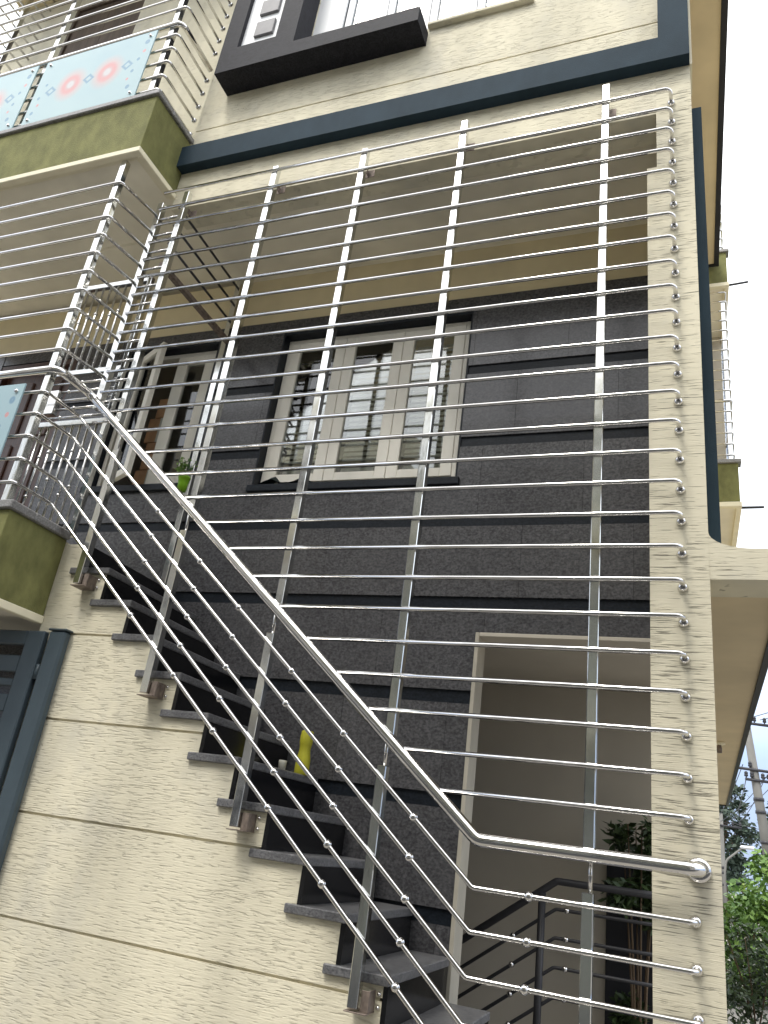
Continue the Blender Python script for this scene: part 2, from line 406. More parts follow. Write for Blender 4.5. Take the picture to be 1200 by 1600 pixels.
# beam face, upper facade in courses with grooves, dark L band
hp('beam', MB().box(XB, .2655, YW, .30, 5.505, 5.8395), 'stucco')
UW = (-2.17, -.50, 6.775, 8.3)
for z0, z1 in ((5.8405, 6.272), (6.284, 7.43), (7.442, 9.02)):
    mb = MB()
    for r_ in subtract([(XB - (.0 if z1 < 6.2 else .0), XR, z0, z1)], [UW]): mb.box(r_[0], r_[1], YW + .0005, .30, r_[2], r_[3])
    hp('facade_course', mb, 'stucco')
hp('wall_core', MB().box(XB + .01, XR - .01, .112, .29, 6.2, 6.35).box(XB + .01, UW[0] - .01, .112, .29, 7.35, 7.5).box(UW[1] + .01, XR - .01, .112, .29, 7.35, 7.5), 'stucco')
hp('band', MB().box(XB - .005, .448, YW - .075, YW + .05, 5.845, 6.035), 'band_paint')
hp('band', MB().box(.282, .448, YW - .075, YW + .05, 6.035, 9.0), 'band_paint')
hp('facade_edge', MB().box(XR - .0015, XR + .012, YW - .01, .30, 5.84, 9.0), 'cream_trim')
# house body behind
hp('side_wall', MB().box(.30, .444, .34, 9.0, 2.9, 9.02), 'cream_paint')
hp('rear_wall', MB().box(-6.2, .29, 3.3, 3.5, 0, 11.5), 'cream_paint')
hp('roof', MB().box(-6.2, .40, .3, 9, 9.25, 9.5), 'cream_paint')
hp('end_wall', MB().box(-6.35, -6.2, 1.0, 9, 0, 9.4), 'cream_paint')
# stairwell soffit (between beam and granite wall)
hp('stairwell_soffit', MB().box(XB + .002, .29, .302, YG + .2, 5.56, 5.7), 'soffit_paint')
hp('wall_band', MB().box(-5.9, .29, YG + .012, YG + .19, 5.117, 5.559), 'cream_paint')
# granite wall: backing, panels, recessed strips
WC = (-2.42, -.95, 3.66, 5.01); WL = (-3.88, -2.985, 3.70, 5.01); DR = (-5.25, -4.40, 2.95, 5.01); DW = (-.745, .46, 0.0, 2.73)
holes = [WC, WL, DR, DW]
gw = MB()
for r_ in subtract([(-5.9, .30, .3, 5.115)], holes): gw.box(r_[0], r_[1], YG + .012, YG + .14, r_[2], r_[3])
wall = hp('granite_wall', gw, 'granite_strip')
zc = [4.512, 3.968, 3.420, 2.905, 2.367, 1.828, 1.290, .75]
edges = [(5.115, zc[0] + .036)] + [(zc[i] - .036, zc[i + 1] + .036) for i in range(len(zc) - 1)]
for ri, (zt, zb) in enumerate(edges):
    off = [0, .31, .12, .4, .22, .05, .3, .1][ri]; x = -5.9 + off - .6
    while x < .30:
        w = .62
        for r_ in subtract([(max(x, -5.9), min(x + w - .0016, .30), zb, zt)], holes):
            if r_[1] - r_[0] > .01 and r_[3] - r_[2] > .01:
                part('granite_panel', MB().box(r_[0], r_[1], YG - random.uniform(0, .0008), YG + .013, r_[2], r_[3]), 'granite', wall)
        x += w
# rooms behind the openings
hp('room', MB().box(-3.95, -.3, 2.6, 2.65, 3.0, 5.5).box(-3.95, -.3, YG + .19, 2.6, 2.9, 3.0).box(-.3, -.25, YG + .19, 2.6, 2.9, 5.5).box(-4.0, -3.95, YG + .19, 2.6, 2.9, 5.5).box(-2.75, -2.65, YG + .15, 2.6, 3.0, 5.5), 'room_dark')
# lobby behind the doorway
hp('door_jamb', MB().box(-.744, -.722, YG - .012, YG + .15, .3, 2.729, .002), 'jamb_paint')
hp('door_head', MB().box(-.7215, .30, YG - .010, YG + .15, 2.708, 2.7295, .002), 'taupe_paint')
hp('lobby_wall', MB().box(-2.6, .44, 2.42, 2.5, 0, 2.75), 'taupe_paint')
hp('lobby_wall', MB().box(-2.7, -2.6, YG + .16, 2.5, 0, 2.75), 'taupe_paint')
hp('lobby_ceiling', MB().box(-2.7, .399, YG + .141, 2.6, 2.753, 2.89), 'taupe_paint')
hp('lobby_door', MB().box(-.145, .395, 2.40, 2.4195, 0, 1.72, .003), 'black_edge')

# windows -------------------------------------------------------------------------------
def sash(win, x0, x1, y, z0, z1, st, material='window_cream', pane='pane', slats=True, bars=0, frame_t=.04):
    fr = part('sash', MB().box(x0, x0 + st, y, y + frame_t, z0, z1, .003).box(x1 - st, x1, y, y + frame_t, z0, z1, .003)
              .box(x0 + st, x1 - st, y + .001, y + frame_t - .001, z0, z0 + st * .8, .003).box(x0 + st, x1 - st, y + .001, y + frame_t - .001, z1 - st * .8, z1, .003), material, win)
    part('pane', MB().box(x0 + st - .005, x1 - st + .005, y + .017, y + .021, z0 + st * .8 - .005, z1 - st * .8 + .005), pane, win)
    if slats:
        z = z0 + st * .9
        sm = None
        while z < z1 - st * .9:
            if sm is None:
                sm = MB().add([(x0 + st, 0, 0), (x1 - st, 0, 0), (x1 - st, .014, .030), (x0 + st, .014, .030), (x0 + st, .002, -.001), (x1 - st, .002, -.001), (x1 - st, .016, .029), (x0 + st, .016, .029)],
                              [(3, 2, 1, 0), (4, 5, 6, 7), (0, 1, 5, 4), (1, 2, 6, 5), (2, 3, 7, 6), (3, 0, 4, 7)]).mesh('slat')
            link('slat', sm, 'blind_slat', win, (0, y + .085, z)); z += .040
    return fr
def rim(x0, x1, y0, y1, z0, z1, t):
    return MB().box(x0, x0 + t, y0, y1, z0, z1, .003).box(x1 - t, x1, y0, y1, z0, z1, .003).box(x0 + t, x1 - t, y0 + .001, y1, z0, z0 + t, .003).box(x0 + t, x1 - t, y0 + .001, y1, z1 - t, z1, .003)
wc = hp('window', rim(-2.405, -.985, 1.045, 1.12, 3.735, 4.975, .03), 'window_cream')
wd = (2.375 - 1.015) / 3
for i in range(3):
    x0 = -2.374 + i * wd
    sash(wc, x0 + .002, x0 + wd - .002, 1.04, 3.767, 4.943, .078)
part('reveal', MB().box(WC[0], WC[0] + .012, YG + .001, 1.13, WC[2], WC[3]).box(WC[1] - .012, WC[1], YG + .001, 1.13, WC[2], WC[3]).box(WC[0] + .012, WC[1] - .012, YG + .001, 1.13, 4.977, WC[3]), 'granite_strip', wc)
part('sill', MB().box(WC[0] - .02, WC[1] + .02, YG - .03, 1.13, WC[2] - .001, WC[2] + .05, .003), 'granite_strip', wc)
wlw = hp('window', rim(-3.86, -3.0, 1.045, 1.12, 3.755, 4.975, .035), 'window_cream')
sash(wlw, -3.40, -3.037, 1.04, 3.792, 4.938, .10)
part('reveal', MB().box(WL[0], WL[0] + .012, YG + .001, 1.13, WL[2], WL[3]).box(WL[1] - .012, WL[1], YG + .001, 1.13, WL[2], WL[3]).box(WL[0] + .012, WL[1] - .012, YG + .001, 1.13, 4.977, WL[3]), 'granite_strip', wlw)
part('sill', MB().box(WL[0] - .02, WL[1] + .02, YG - .03, 1.13, WL[2] - .001, WL[2] + .05, .003), 'granite_strip', wlw)
# half open leaf of the left window
sw, st = .40, .075
ms = MB().box(0, st, -.02, .02, 0, 1.15, .003).box(sw - st, sw, -.02, .02, 0, 1.15, .003).box(st, sw - st, -.019, .019, 0, .06, .003).box(st, sw - st, -.019, .019, 1.09, 1.15, .003)
op = part('open_sash', ms, 'window_cream', wlw, (-3.75, 1.02, 3.79), (0, 0, R(-27)))
part('pane', MB().box(st - .005, sw - st + .005, -.002, .002, .055, 1.095), 'pane', wlw, (-3.75, 1.02, 3.79), (0, 0, R(-27)))
# main door leaf
dm = hp('door', MB().box(DR[0] + .04, DR[1] - .04, 1.03, 1.08, 2.95, 4.95, .003), 'wood_door')
for i in range(2):
    for j in range(3):
        x = DR[0] + .12 + i * .32; z = 3.05 + j * .62
        part('panel', MB().box(x, x + .27, 1.012, 1.031, z, z + .54, .012), 'wood_door', dm)
part('door_frame', MB().box(DR[0], DR[0] + .04, YG + .002, 1.1, 2.95, 5.0).box(DR[1] - .04, DR[1], YG + .002, 1.1, 2.95, 5.0).box(DR[0] + .04, DR[1] - .04, YG + .002, 1.1, 4.951, 5.0), 'wood_door', dm)

# upper window with granite hood frame
hood = hp('window_hood', MB().box(-2.80, -2.66, -.09, YW, 6.6, 8.6).box(-2.335, -2.17, -.09, YW, 6.845, 8.6).box(-2.66, -2.17, -.09, YW, 6.6, 6.845).box(-2.17, -1.212, -.09, YW, 6.6, 6.735), 'granite_frame')
part('hood_panel', MB().box(-2.6605, -2.3345, -.055, YW, 6.844, 8.6), 'window_white', hood)
for k in range(6):
    z = 6.945 + k * .245
    part('square_tile', MB().box(-2.555, -2.395, -.075, -.05, z, z + .16, .004), 'grey_panel', hood)
uw = hp('window', rim(-2.17, -.50, .13, .2, 6.775, 8.3, .045), 'window_white')
wd = (1.93 - .545) / 4
for i in range(4):
    x0 = -1.929 + i * wd; sash(uw, x0 + .003, x0 + wd - .003, .135, 6.822, 8.25, .055, 'window_white', 'pane_upper', False)
part('curtain', MB().box(-2.15, -.52, .24, .25, 6.8, 8.28), 'curtain_cloth', uw)
part('jamb_board', MB().box(-2.168, -1.93, .11, .13, 6.78, 8.28), 'window_white', uw)
hp('window_sill', MB().box(-1.21, -.48, .06, .135, 6.76, 6.788, .004), 'stucco')

# balconies ------------------------------------------------------------------------------
def balcony(x0, x1, y0, y1, z0, z1, cop, right=True):
    bl = hp('balcony', MB().box(x0, x1, y0, y1, z0, z1, .003), 'green_stucco')
    part('coping', MB().box(x0, x1 + .022, y0 - .022, y0 + .16, z1 + .0005, z1 + cop, .006).box(x1 - .16, x1 + .0215, y0 + .1605, y1, z1 + .0005, z1 + cop - .0005, .006), 'granite_coping', bl)
    part('soffit', MB().box(x0, x1 - .07, y0 + .07, y1, z0 - .012, z0 - .0005), 'soffit_paint', bl)
    part('drip_moulding', MB().box(x0, x1 + .012, y0 - .012, y0 + .035, z0 - .045, z0 - .0005, .004).box(x0, x1 - .035, y0 + .0355, y0 + .0695, z0 - .028, z0 - .0006, .004)
         .box(x1 - .035, x1 + .0118, y0 + .0355, y1, z0 - .0445, z0 - .0005, .004).box(x1 - .0695, x1 - .0355, y0 + .0700, y1, z0 - .0275, z0 - .0006, .004), 'cream_trim', bl)
    return bl
balcony(-6.2, XB, -.325, YW - .001, 5.645, 6.14, .045)
balcony(-6.2, XB, -.345, YW - .001, 2.495, 2.955, .05)
hp('balcony_floor', MB().box(-6.2, XB - .001, YW, .45, 5.645, 6.10), 'soffit_paint')
hp('balcony_floor', MB().box(-6.2, XB - .003, YW, YG + .012, 2.56, 2.945), 'soffit_paint')
hp('passage_soffit', MB().box(-6.2, XB, .451, YG + .2, 5.62, 5.75), 'soffit_paint')
# upper balcony room wall with a brown door
UD = (-5.34, -4.40, 6.1, 9.0)
mb = MB()
for r_ in subtract([(-6.1, XB - .0, 6.1, 9.24)], [UD]): mb.box(r_[0], r_[1], .35, .449, r_[2], r_[3])
hp('balcony_wall', mb, 'stucco')
hp('balcony_roof', MB().box(-6.2, XB - .002, -.42, .349, 9.3, 9.45), 'cream_paint')
ud = hp('balcony_door', rim(-5.34, -4.40, .36, .44, 6.1, 9.0, .05), 'wood_dark')
for i in range(2):
    part('door_leaf', MB().box(-5.29 + i * .421, -4.871 + i * .421, .38, .42, 6.15, 8.95, .004), 'wood_dark', ud)
# rear side balconies on the right flank
for z in (5.645, 8.80):
    bl = hp('side_balcony', MB().box(.445, .985, 5.60, 8.0, z, z + .50, .003), 'green_stucco')
    part('coping', MB().box(.445, 1.02, 5.575, 5.72, z + .5005, z + .55, .006), 'granite_coping', bl)
    part('soffit', MB().box(.445, .94, 5.65, 8.0, z - .012, z - .0005), 'soffit_paint', bl)
    part('drip_moulding', MB().box(.445, 1.0, 5.585, 5.65, z - .06, z - .0005, .004).box(.941, 1.0, 5.6505, 8.0, z - .06, z - .0006, .004), 'cream_trim', bl)
hp('side_recess_wall', MB().box(.40, .93, 6.75, 6.9, 6.2, 8.79), 'taupe_paint')
for z in (6.0, 9.1): hp('drain_pipe', MB().tube([(.97, 5.75, z - (.36 if z < 7 else .23)), (1.24, 5.76, z - (.355 if z < 7 else .20))], .016, 10), 'dark_metal')
hp('side_upper_wall', MB().box(.2, .44, 5.6, 9, 9.02, 13), 'cream_paint')

# ------------------------------------------------------------------ stair
XS, XG, ZS, ZR = -2.895, .209, 2.781, -.184
def tx(k): return XS + XG * k
def tz(k): return ZS + ZR * k
stair = thing('staircase', 'dark granite staircase rising left behind the steel railing', 'staircase', (-1.5, .5, 0))
NT = 12
tread_me = MB().box(0, XG + .07, .078, YG - .003, -.036, 0, .004).mesh('tread')
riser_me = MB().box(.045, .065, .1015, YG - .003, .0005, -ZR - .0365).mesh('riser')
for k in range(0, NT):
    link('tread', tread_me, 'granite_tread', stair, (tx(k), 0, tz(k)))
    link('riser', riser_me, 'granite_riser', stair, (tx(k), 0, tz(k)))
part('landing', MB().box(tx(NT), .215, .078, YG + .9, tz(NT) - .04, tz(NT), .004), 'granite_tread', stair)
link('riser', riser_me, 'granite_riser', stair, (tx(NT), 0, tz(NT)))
# stair side wall in courses, stepped top
def step_top(zq):      # right-most x of the wall at height zq
    best = -3.05
    for k in range(-1, NT + 1):
        if tz(k) - .0365 >= zq: best = tx(k + 1) + .045
    if tz(NT) - .0405 >= zq: best = .2155
    return best
sidew = part('side_wall', MB().box(-2.93, step_top(1.2), .113, .25, 0, .3).box(-2.93, -2.75, .113, .25, .3, 2.5), 'stucco', stair)
lv = [0, .586, 1.041, 1.496, 1.951, 2.403, 2.72]
steps = [tz(k) - .0365 for k in range(-1, NT)] + [tz(NT) - .0405]
for i in range(len(lv) - 1):
    z0 = lv[i] + (.006 if i else 0); z1 = lv[i + 1] - .006
    if i == len(lv) - 2: z1 = tz(0) - .0365
    ts = sorted([z for z in steps if z0 < z < z1]); xl = -2.999
    poly = [(xl, z0), (step_top(z0 + 1e-5), z0)]; z = z0
    for t_ in ts:
        poly += [(step_top(t_ - 1e-5), t_), (step_top(t_ + 1e-5), t_)]
    poly += [(step_top(z1 - 1e-5), z1), (xl, z1)]
    q = []
    for p_ in poly:
        if not q or (abs(q[-1][0] - p_[0]) + abs(q[-1][1] - p_[1])) > 1e-4: q.append(p_)
    part('wall_course', MB().prism(q, YW, .25), 'stucco', sidew)
    if i: part('groove', MB().box(-2.959, step_top(lv[i] + .01) - .012, .112, .249, lv[i] - .0062, lv[i] + .0062), 'stucco', sidew)
part('wall_course', MB().box(-2.999, tx(0) + .044, YW + .0005, .25, tz(0) - .036, 2.93), 'stucco', sidew)

# ------------------------------------------------------------------ steel grille over the stair and lower balcony
gr = thing('stair_grille', 'polished steel security grille of bars, posts and sloping handrail before the stair', 'security grille', (-1.3, 0, 1.0))
BR = .0105
def hz(x):  return 3.887 - (x + 3.07) * (3.887 - 1.645) / (3.07 - .416)
flange_me = MB().lathe([(.001, -.022), (.011, -.0215), (.017, -.016), (.021, -.008), (.022, 0)], axis='Y', seg=14).mesh('flange')
for i in range(26):
    z = 5.56 - .15 * i + random.uniform(-.0025, .0025)
    xl = -3.0 if z > 3.87 else -3.07 + (3.887 - z) / ((3.887 - 1.645) / (3.07 - .416)) + .01
    br = part('bar', MB().tube([(xl, 0, z), (.345, 0, z), (.345, YW, z)], BR, 10, .035), 'steel', gr)
    link('flange', flange_me, 'steel', br, (.345, YW, z))
# filler bars at the left bay
for i in range(12):
    part('short_bar', MB().tube([(-3.0, .012, 5.322 - .1475 * i), (-2.83, .012, 5.322 - .1475 * i)], .0085, 8), 'steel', gr)
PW = .041
posts = [(.0, 5.71), (-.829, 5.66), (-1.478, 5.60), (-2.124, 5.61), (-2.812, 5.545)]
for x, zt in posts:
    zb = hz(x) + .012 if x < -.42 else 1.66
    part('post', MB().box(x - PW / 2, x + PW / 2, .005, .05, zb, zt, .003), 'steel_post', gr)
    part('wall_tie', MB().box(x + .005, x + .01, .05, YW, zt - .15, zt - .11).box(x - .01, x + .05, YW - .004, YW - .0005, zt - .16, zt - .10), 'rust_steel', gr)
part('post', MB().box(-3.035, -2.99, .005, .05, 3.80, 5.48, .003), 'steel_post', gr)
# lower posts with pins and feet
for x, zb in ((-.0, .60), (-.845, 1.009), (-1.492, 1.567), (-2.134, 2.105), (-2.755, 2.664)):
    h = hz(x) if x < -.42 else 1.645
    zt = h - .125
    part('lower_post', MB().box(x - .021, x + .021, .006, .05, zb, zt, .003), 'steel_post', gr)
    part('pin', MB().tube([(x + .008, .022, zt - .01), (x + .008, .012, h)], .008, 10), 'steel', gr)
    if x < -.1:
        ft = part('foot_bracket', MB().box(x + .0255, x + .058, .028, .033, zb - .008, zb + .062, .001).box(x + .053, x + .058, .0335, YW, zb - .008, zb + .062, .001)
                  .box(x - .03, x + .06, .003, YW, zb - .013, zb - .0085, .001), 'rust_steel', gr)
        bolt = MB().lathe([(.0, -.008), (.007, -.006), (.008, 0)], (0, 0, 0), 'Y', 8).mesh('bolt')
        for dz in (0, .045): link('bolt', bolt, 'steel', ft, (x + .072, YW - .001, zb + .005 + dz))
# handrail
part('handrail', MB().tube([(-6.0, -.30, 3.887), (-3.06, -.30, 3.887), (-3.06, 0.0, 3.887), (-.416, 0, 1.645), (.375, 0, 1.645), (.375, YW, 1.645)], .0255, 18, .06), 'steel', gr)
link('handrail_flange', MB().lathe([(.026, -.02), (.04, -.018), (.043, -.008), (.044, 0)], axis='Y', seg=20).mesh('handrail_flange'), 'steel', gr, (.375, YW, 1.645))
knob_me = MB().lathe([(.001, -.0175)] + [(.0175 * math.sin(a), -.0175 * math.cos(a)) for a in [math.pi * k / 8 for k in range(1, 8)]] + [(.001, .0175)], seg=14).mesh('knob')
for k in range(5):
    zt = 3.737 - .1475 * k; zb = 1.478 - .1475 * k
    sl = (zt - zb) / (3.10 - .42)
    rl = part('rail', MB().tube([(-6.0, -.30, zt), (-3.10, -.30, zt), (-3.10, 0, zt), (-.42, 0, zb), (.36, 0, zb), (.36, YW, zb)], .0098, 10, .028), 'steel', gr)
    link('flange', flange_me, 'steel', rl, (.36, YW, zb))
    for x in (-2.70, -2.32, -1.972, -1.686, -1.336, -1.034, -.68, -.207):
        if x < -2.5: continue
        link('knob', knob_me, 'steel', rl, (x, 0, zt - (x + 3.10) * sl if x < -.42 else zb))
# balcony bars above the handrail
for j in range(10):
    z = 5.376 - .149 * j
    part('balcony_bar', MB().tube([(-6.0, -.30, z), (-3.085, -.30, z), (-3.03, .005, z)], BR, 10, .03), 'steel', gr)
for x in (-3.135, -4.36, -5.6):
    part('post', MB().box(x - .022, x + .022, -.294, -.25, 3.006, 5.595, .003), 'steel_post', gr)
# printed glass panels on the balcony front
glass_me = MB().box(0, 1.06, 0, .01, 0, .71, .001).mesh('glass_panel')
gbolt = MB().lathe([(.0, -.012), (.011, -.011), (.012, 0)], axis='Y', seg=10).mesh('glass_stud')
def glass(parent, x, z, y=-.335):
    p_ = link('glass_panel', glass_me, 'printed_glass', parent, (x, y, z))
    for dx in (.05, 1.01):
        for dz in (.05, .66): link('glass_stud', gbolt, 'steel', p_, (x + dx, y, z + dz))
for i in range(2): glass(gr, -3.235 - 1.06 - i * 1.16, 3.07)

# ------------------------------------------------------------------ grille across the stair head and its open gate
sg = thing('stair_head_grille', 'steel bars fixed crosswise above the stair head against the soffit', 'security grille', (-2.88, .5, 5.0))
for z in (5.45, 5.29, 5.13): part('bar', MB().tube([(-2.88, .05, z), (-2.90, .93, z)], .009, 8), 'dark_metal', sg)
part('header', MB().box(-2.905, -2.865, .05, .93, 4.93, 4.965, .002), 'rust_steel', sg)
part('post', MB().box(-2.93, -2.885, .91, .955, 2.95, 5.555, .003), 'steel_post', sg)

gt = thing('stair_gate', 'open polished steel gate with vertical bars and beaded rods at the stair top', 'gate', (-3.3, .09, 2.95))
GX0, GX1, GY = -3.60, -2.965, .085
part('stile', MB().box(GX0, GX0 + .035, GY, GY + .035, 2.98, 4.89, .003), 'steel_post', gt)
part('stile', MB().box(GX1 - .035, GX1, GY, GY + .035, 2.98, 4.89, .003), 'steel_post', gt)
for z in (4.855, 4.135, 3.745, 2.98): part('cross_rail', MB().box(GX0 + .0355, GX1 - .0355, GY + .001, GY + .034, z, z + .037, .003), 'steel_post', gt)
bead = MB().lathe([(.001, -.013)] + [(.013 * math.sin(a), -.013 * math.cos(a)) for a in [math.pi * k / 6 for k in range(1, 6)]] + [(.001, .013)], seg=10).mesh('bead')
for i in range(8):
    x = GX0 + .095 + i * .064
    b1 = part('gate_bar', MB().tube([(x, GY + .017, 4.171), (x, GY + .017, 4.856)], .0075, 8), 'steel', gt)
    b2 = part('gate_bar', MB().tube([(x, GY + .017, 3.016), (x, GY + .017, 3.746)], .0075, 8), 'steel', gt)
    for bb, z in ((b1, 4.35 + .05 * (i % 4)), (b1, 4.58 + .03 * (i % 3)), (b2, 3.20 + .055 * (i % 4)), (b2, 3.5 + .03 * (i % 3))): link('bead', bead, 'steel', bb, (x, GY + .017, z))
for i in range(5):
    z = 3.815 + i * .066
    rd = part('gate_rod', MB().tube([(GX0 + .03, GY + .017, z), (GX1 - .03, GY + .017, z)], .0075, 8), 'steel', gt)
    link('bead', bead, 'steel', rd, (GX0 + .22 + .09 * (i % 3), GY + .017, z))
part('lock_box', MB().box(GX0 + .036, GX0 + .16, GY - .005, GY + .04, 3.84, 4.02, .004), 'steel', gt)

# ------------------------------------------------------------------ upper balcony grille
ug = thing('upper_grille', 'steel balcony grille with printed glass panels on the upper green balcony', 'balcony railing', (-4.5, -.3, 6.19))
zs = [(6.257 + .1455 * k, BR) for k in range(5)] + [(6.965, .0215)] + [(7.15 + .15 * k, BR) for k in range(17)]
for z, r_ in zs:
    nm = 'handrail' if r_ > .015 else 'bar'
    br = part(nm, MB().tube([(-5.72, .40, z), (-5.72, -.30, z), (-3.04, -.30, z), (-3.04, YW, z)], r_, 12 if r_ > .015 else 10, .05 if r_ > .015 else .03), 'steel', ug)
    link('flange', flange_me, 'steel', br, (-3.04, YW, z))
for x in (-3.13, -4.35, -5.6):
    part('post', MB().box(x - .022, x + .022, -.294, -.25, 6.186, 9.6, .003), 'steel_post', ug)
part('post', MB().box(-5.742, -5.698, .10, .144, 6.101, 9.6, .003), 'steel_post', ug)
for i in range(2): glass(ug, -3.215 - 1.06 - i * 1.15, 6.19)

# side grilles on the rear balconies
for z0, n_, lab in ((6.2, 17, 'far steel balcony grille on the right flank, the lower of two'), (9.355, 16, 'far steel balcony grille on the right flank, the upper of two')):
    s_ = thing('side_grille', lab, 'balcony railing', (.8, 6, z0), 'grilles on the side balconies')
    for k in range(n_):
        z = z0 + .08 + .15 * k
        part('handrail' if k == 5 else 'bar', MB().tube([(.446, 5.64, z), (.955, 5.64, z), (.955, 7.95, z)], .02 if k == 5 else .0095, 8, .03), 'steel', s_)
    for x, y in ((.94, 5.645), (.94, 6.8)): part('post', MB().box(x - .05, x - .002, y, y + .045, z0 + .0, z0 + 2.35, .003), 'steel_post', s_)

# ------------------------------------------------------------------ street gate at lower left
gl = thing('street_gate', 'dark blue grey louvred steel gate beside the stair wall', 'gate', (-3.4, .05, 0))
part('gate_post', MB().box(-2.872, -2.757, .045, YW - .0005, 0, 2.405, .012), 'gate_paint', gl)
part('post_cap', MB().box(-2.878, -2.751, .040, YW - .0005, 2.4055, 2.416, .004), 'gate_paint', gl)
part('gate_stile', MB().box(-3.02, -2.90, .045, .085, .05, 2.40, .006), 'gate_paint', gl)
part('gate_stile', MB().box(-4.6, -4.51, .02, .07, .05, 2.40, .006), 'gate_paint', gl)
part('gate_rail', MB().box(-4.5095, -3.0205, .046, .084, 2.32, 2.399, .006), 'gate_paint', gl)
part('gate_rail', MB().box(-4.5095, -3.0205, .046, .084, .05, .14, .006), 'gate_paint', gl)
z = 2.17
while z > .2:
    part('louvre', MB().box(-4.5095, -3.0205, .048, .07, z, z + .09, .005), 'gate_paint', gl)
    part('louvre', MB().box(-4.5095, -3.0205, .05, .075, z - .075, z - .035, .005), 'gate_paint', gl)
    z -= .21
for z in (2.14, 1.2, .4): part('hinge', MB().tube([(-2.886, .06, z), (-2.886, .06, z + .08)], .012, 8).box(-2.9, -2.872, .055, .065, z, z + .08), 'gate_paint', gl)

# ------------------------------------------------------------------ dark inner railing seen through the doorway
ir = thing('inner_railing', 'dark handrail with knobbed rails inside the doorway', 'railing', (-.5, 1.9, .5))
IY = 1.9
for k in range(5):
    zt = 1.51 - .147 * k
    rl = part('handrail' if k == 0 else 'rail', MB().tube([(-1.7, IY, zt - .955), (-.381, IY, zt), (.02, IY, zt), (.30, IY + .02, zt)], .021 if k == 0 else .010, 10, .03), 'dark_metal', ir)
    if k:
        for x in (-.32, -.62): link('knob', knob_me, 'steel', rl, (x, IY, zt if x > -.381 else zt + (x + .381) * .724))
part('post', MB().tube([(-.462, IY, .3), (-.462, IY, 1.44)], .022, 12), 'dark_metal', ir)
part('post', MB().tube([(-1.2, IY, .2), (-1.2, IY, .9)], .022, 12), 'dark_metal', ir)

# ------------------------------------------------------------------ small things
def leaves(mb, c, rad, n_, size, squash=1.0, flat=.5, rnd=random):
    for _ in range(n_):
        while True:
            p_ = Vector((rnd.uniform(-1, 1), rnd.uniform(-1, 1), rnd.uniform(-1, 1)))
            if .25 < p_.length < 1: break
        p_ = Vector((p_.x * rad, p_.y * rad, p_.z * rad * squash)) + Vector(c)
        d = Vector((rnd.uniform(-1, 1), rnd.uniform(-1, 1), rnd.uniform(-.9, .5))).normalized()
        u = d.cross(Vector((rnd.uniform(-1, 1), rnd.uniform(-1, 1), rnd.uniform(-1, 1)))).normalized()
        s_ = size * rnd.uniform(.6, 1.3)
        mb.add([p_, p_ + d * s_ * .5 + u * s_ * flat * .5, p_ + d * s_, p_ + d * s_ * .5 - u * s_ * flat * .5], [(0, 1, 2, 3)])
pot = thing('flower_pot', 'small lime green flower pot with a sprig on the left window sill', 'flower pot', (-2.945, .91, 3.67))
part('pot', MB().lathe([(.0, 0), (.032, 0), (.036, .05), (.041, .09), (.045, .092), (.045, .11), (.038, .11), (.036, .085), (.0, .085)], (-2.945, .91, 3.665), 'Z', 16), 'lime_plastic', pot)
mb = MB()
for i in range(7):
    a = i * .9; mb.tube([(-2.945, .91, 3.75), (-2.945 + .03 * math.cos(a), .91 + .03 * math.sin(a), 3.83), (-2.945 + .07 * math.cos(a), .91 + .07 * math.sin(a), 3.90)], .0025, 5)
part('stem', mb, 'leaf_mid', pot)
mb = MB(); leaves(mb, (-2.96, .91, 3.86), .075, 70, .045); part('leaf', mb, 'leaf_mid', pot)['kind'] = 'stuff'

bt = thing('bottle', 'yellow green plastic bottle standing on a stair tread', 'bottle', (-1.60, .80, tz(5)))
bz = tz(5)
part('body', MB().lathe([(0, 0), (.036, 0), (.040, .005), (.040, .045), (.038, .085), (.032, .115), (.030, .135), (.033, .155), (.036, .168), (.036, .205), (.034, .212)], (-1.60, .80, bz), 'Z', 20), 'yellow_plastic', bt)
part('cap', MB().lathe([(.0342, .2125), (.0342, .226), (.028, .232), (.012, .234), (0, .234)], (-1.60, .80, bz), 'Z', 20), 'yellow_plastic', bt)
cp = part('cup', MB().lathe([(0, 0), (.018, 0), (.022, .05), (.022, .062), (.019, .062), (.016, .01), (0, .01)], (-1.70, .76, bz), 'Z', 14), 'pale_plastic')
tag(cp, 'small pale cup left of the yellow green bottle', 'cup')
# crumpled dark cloth on the window sill
rn = random.Random(3); vs = []; fs = []; NX, NY = 22, 6
for i in range(NX):
    for j in range(NY):
        t_ = i / (NX - 1); x = -2.36 + .42 * t_; y = .945 + .09 * j / (NY - 1)
        h = .075 * math.exp(-((t_ - .22) / .13) ** 2) + .065 * math.exp(-((t_ - .78) / .12) ** 2)
        vs.append((x, y, 3.714 + (h * (1 - abs(j / (NY - 1) - .6)) + rn.uniform(0, .006))))
for i in range(NX - 1):
    for j in range(NY - 1): fs.append((i * NY + j, (i + 1) * NY + j, (i + 1) * NY + j + 1, i * NY + j + 1))
cl = part('cloth', MB().add(vs, fs, True), 'dark_cloth'); tag(cl, 'crumpled dark cloth lying on the middle window sill', 'cloth')
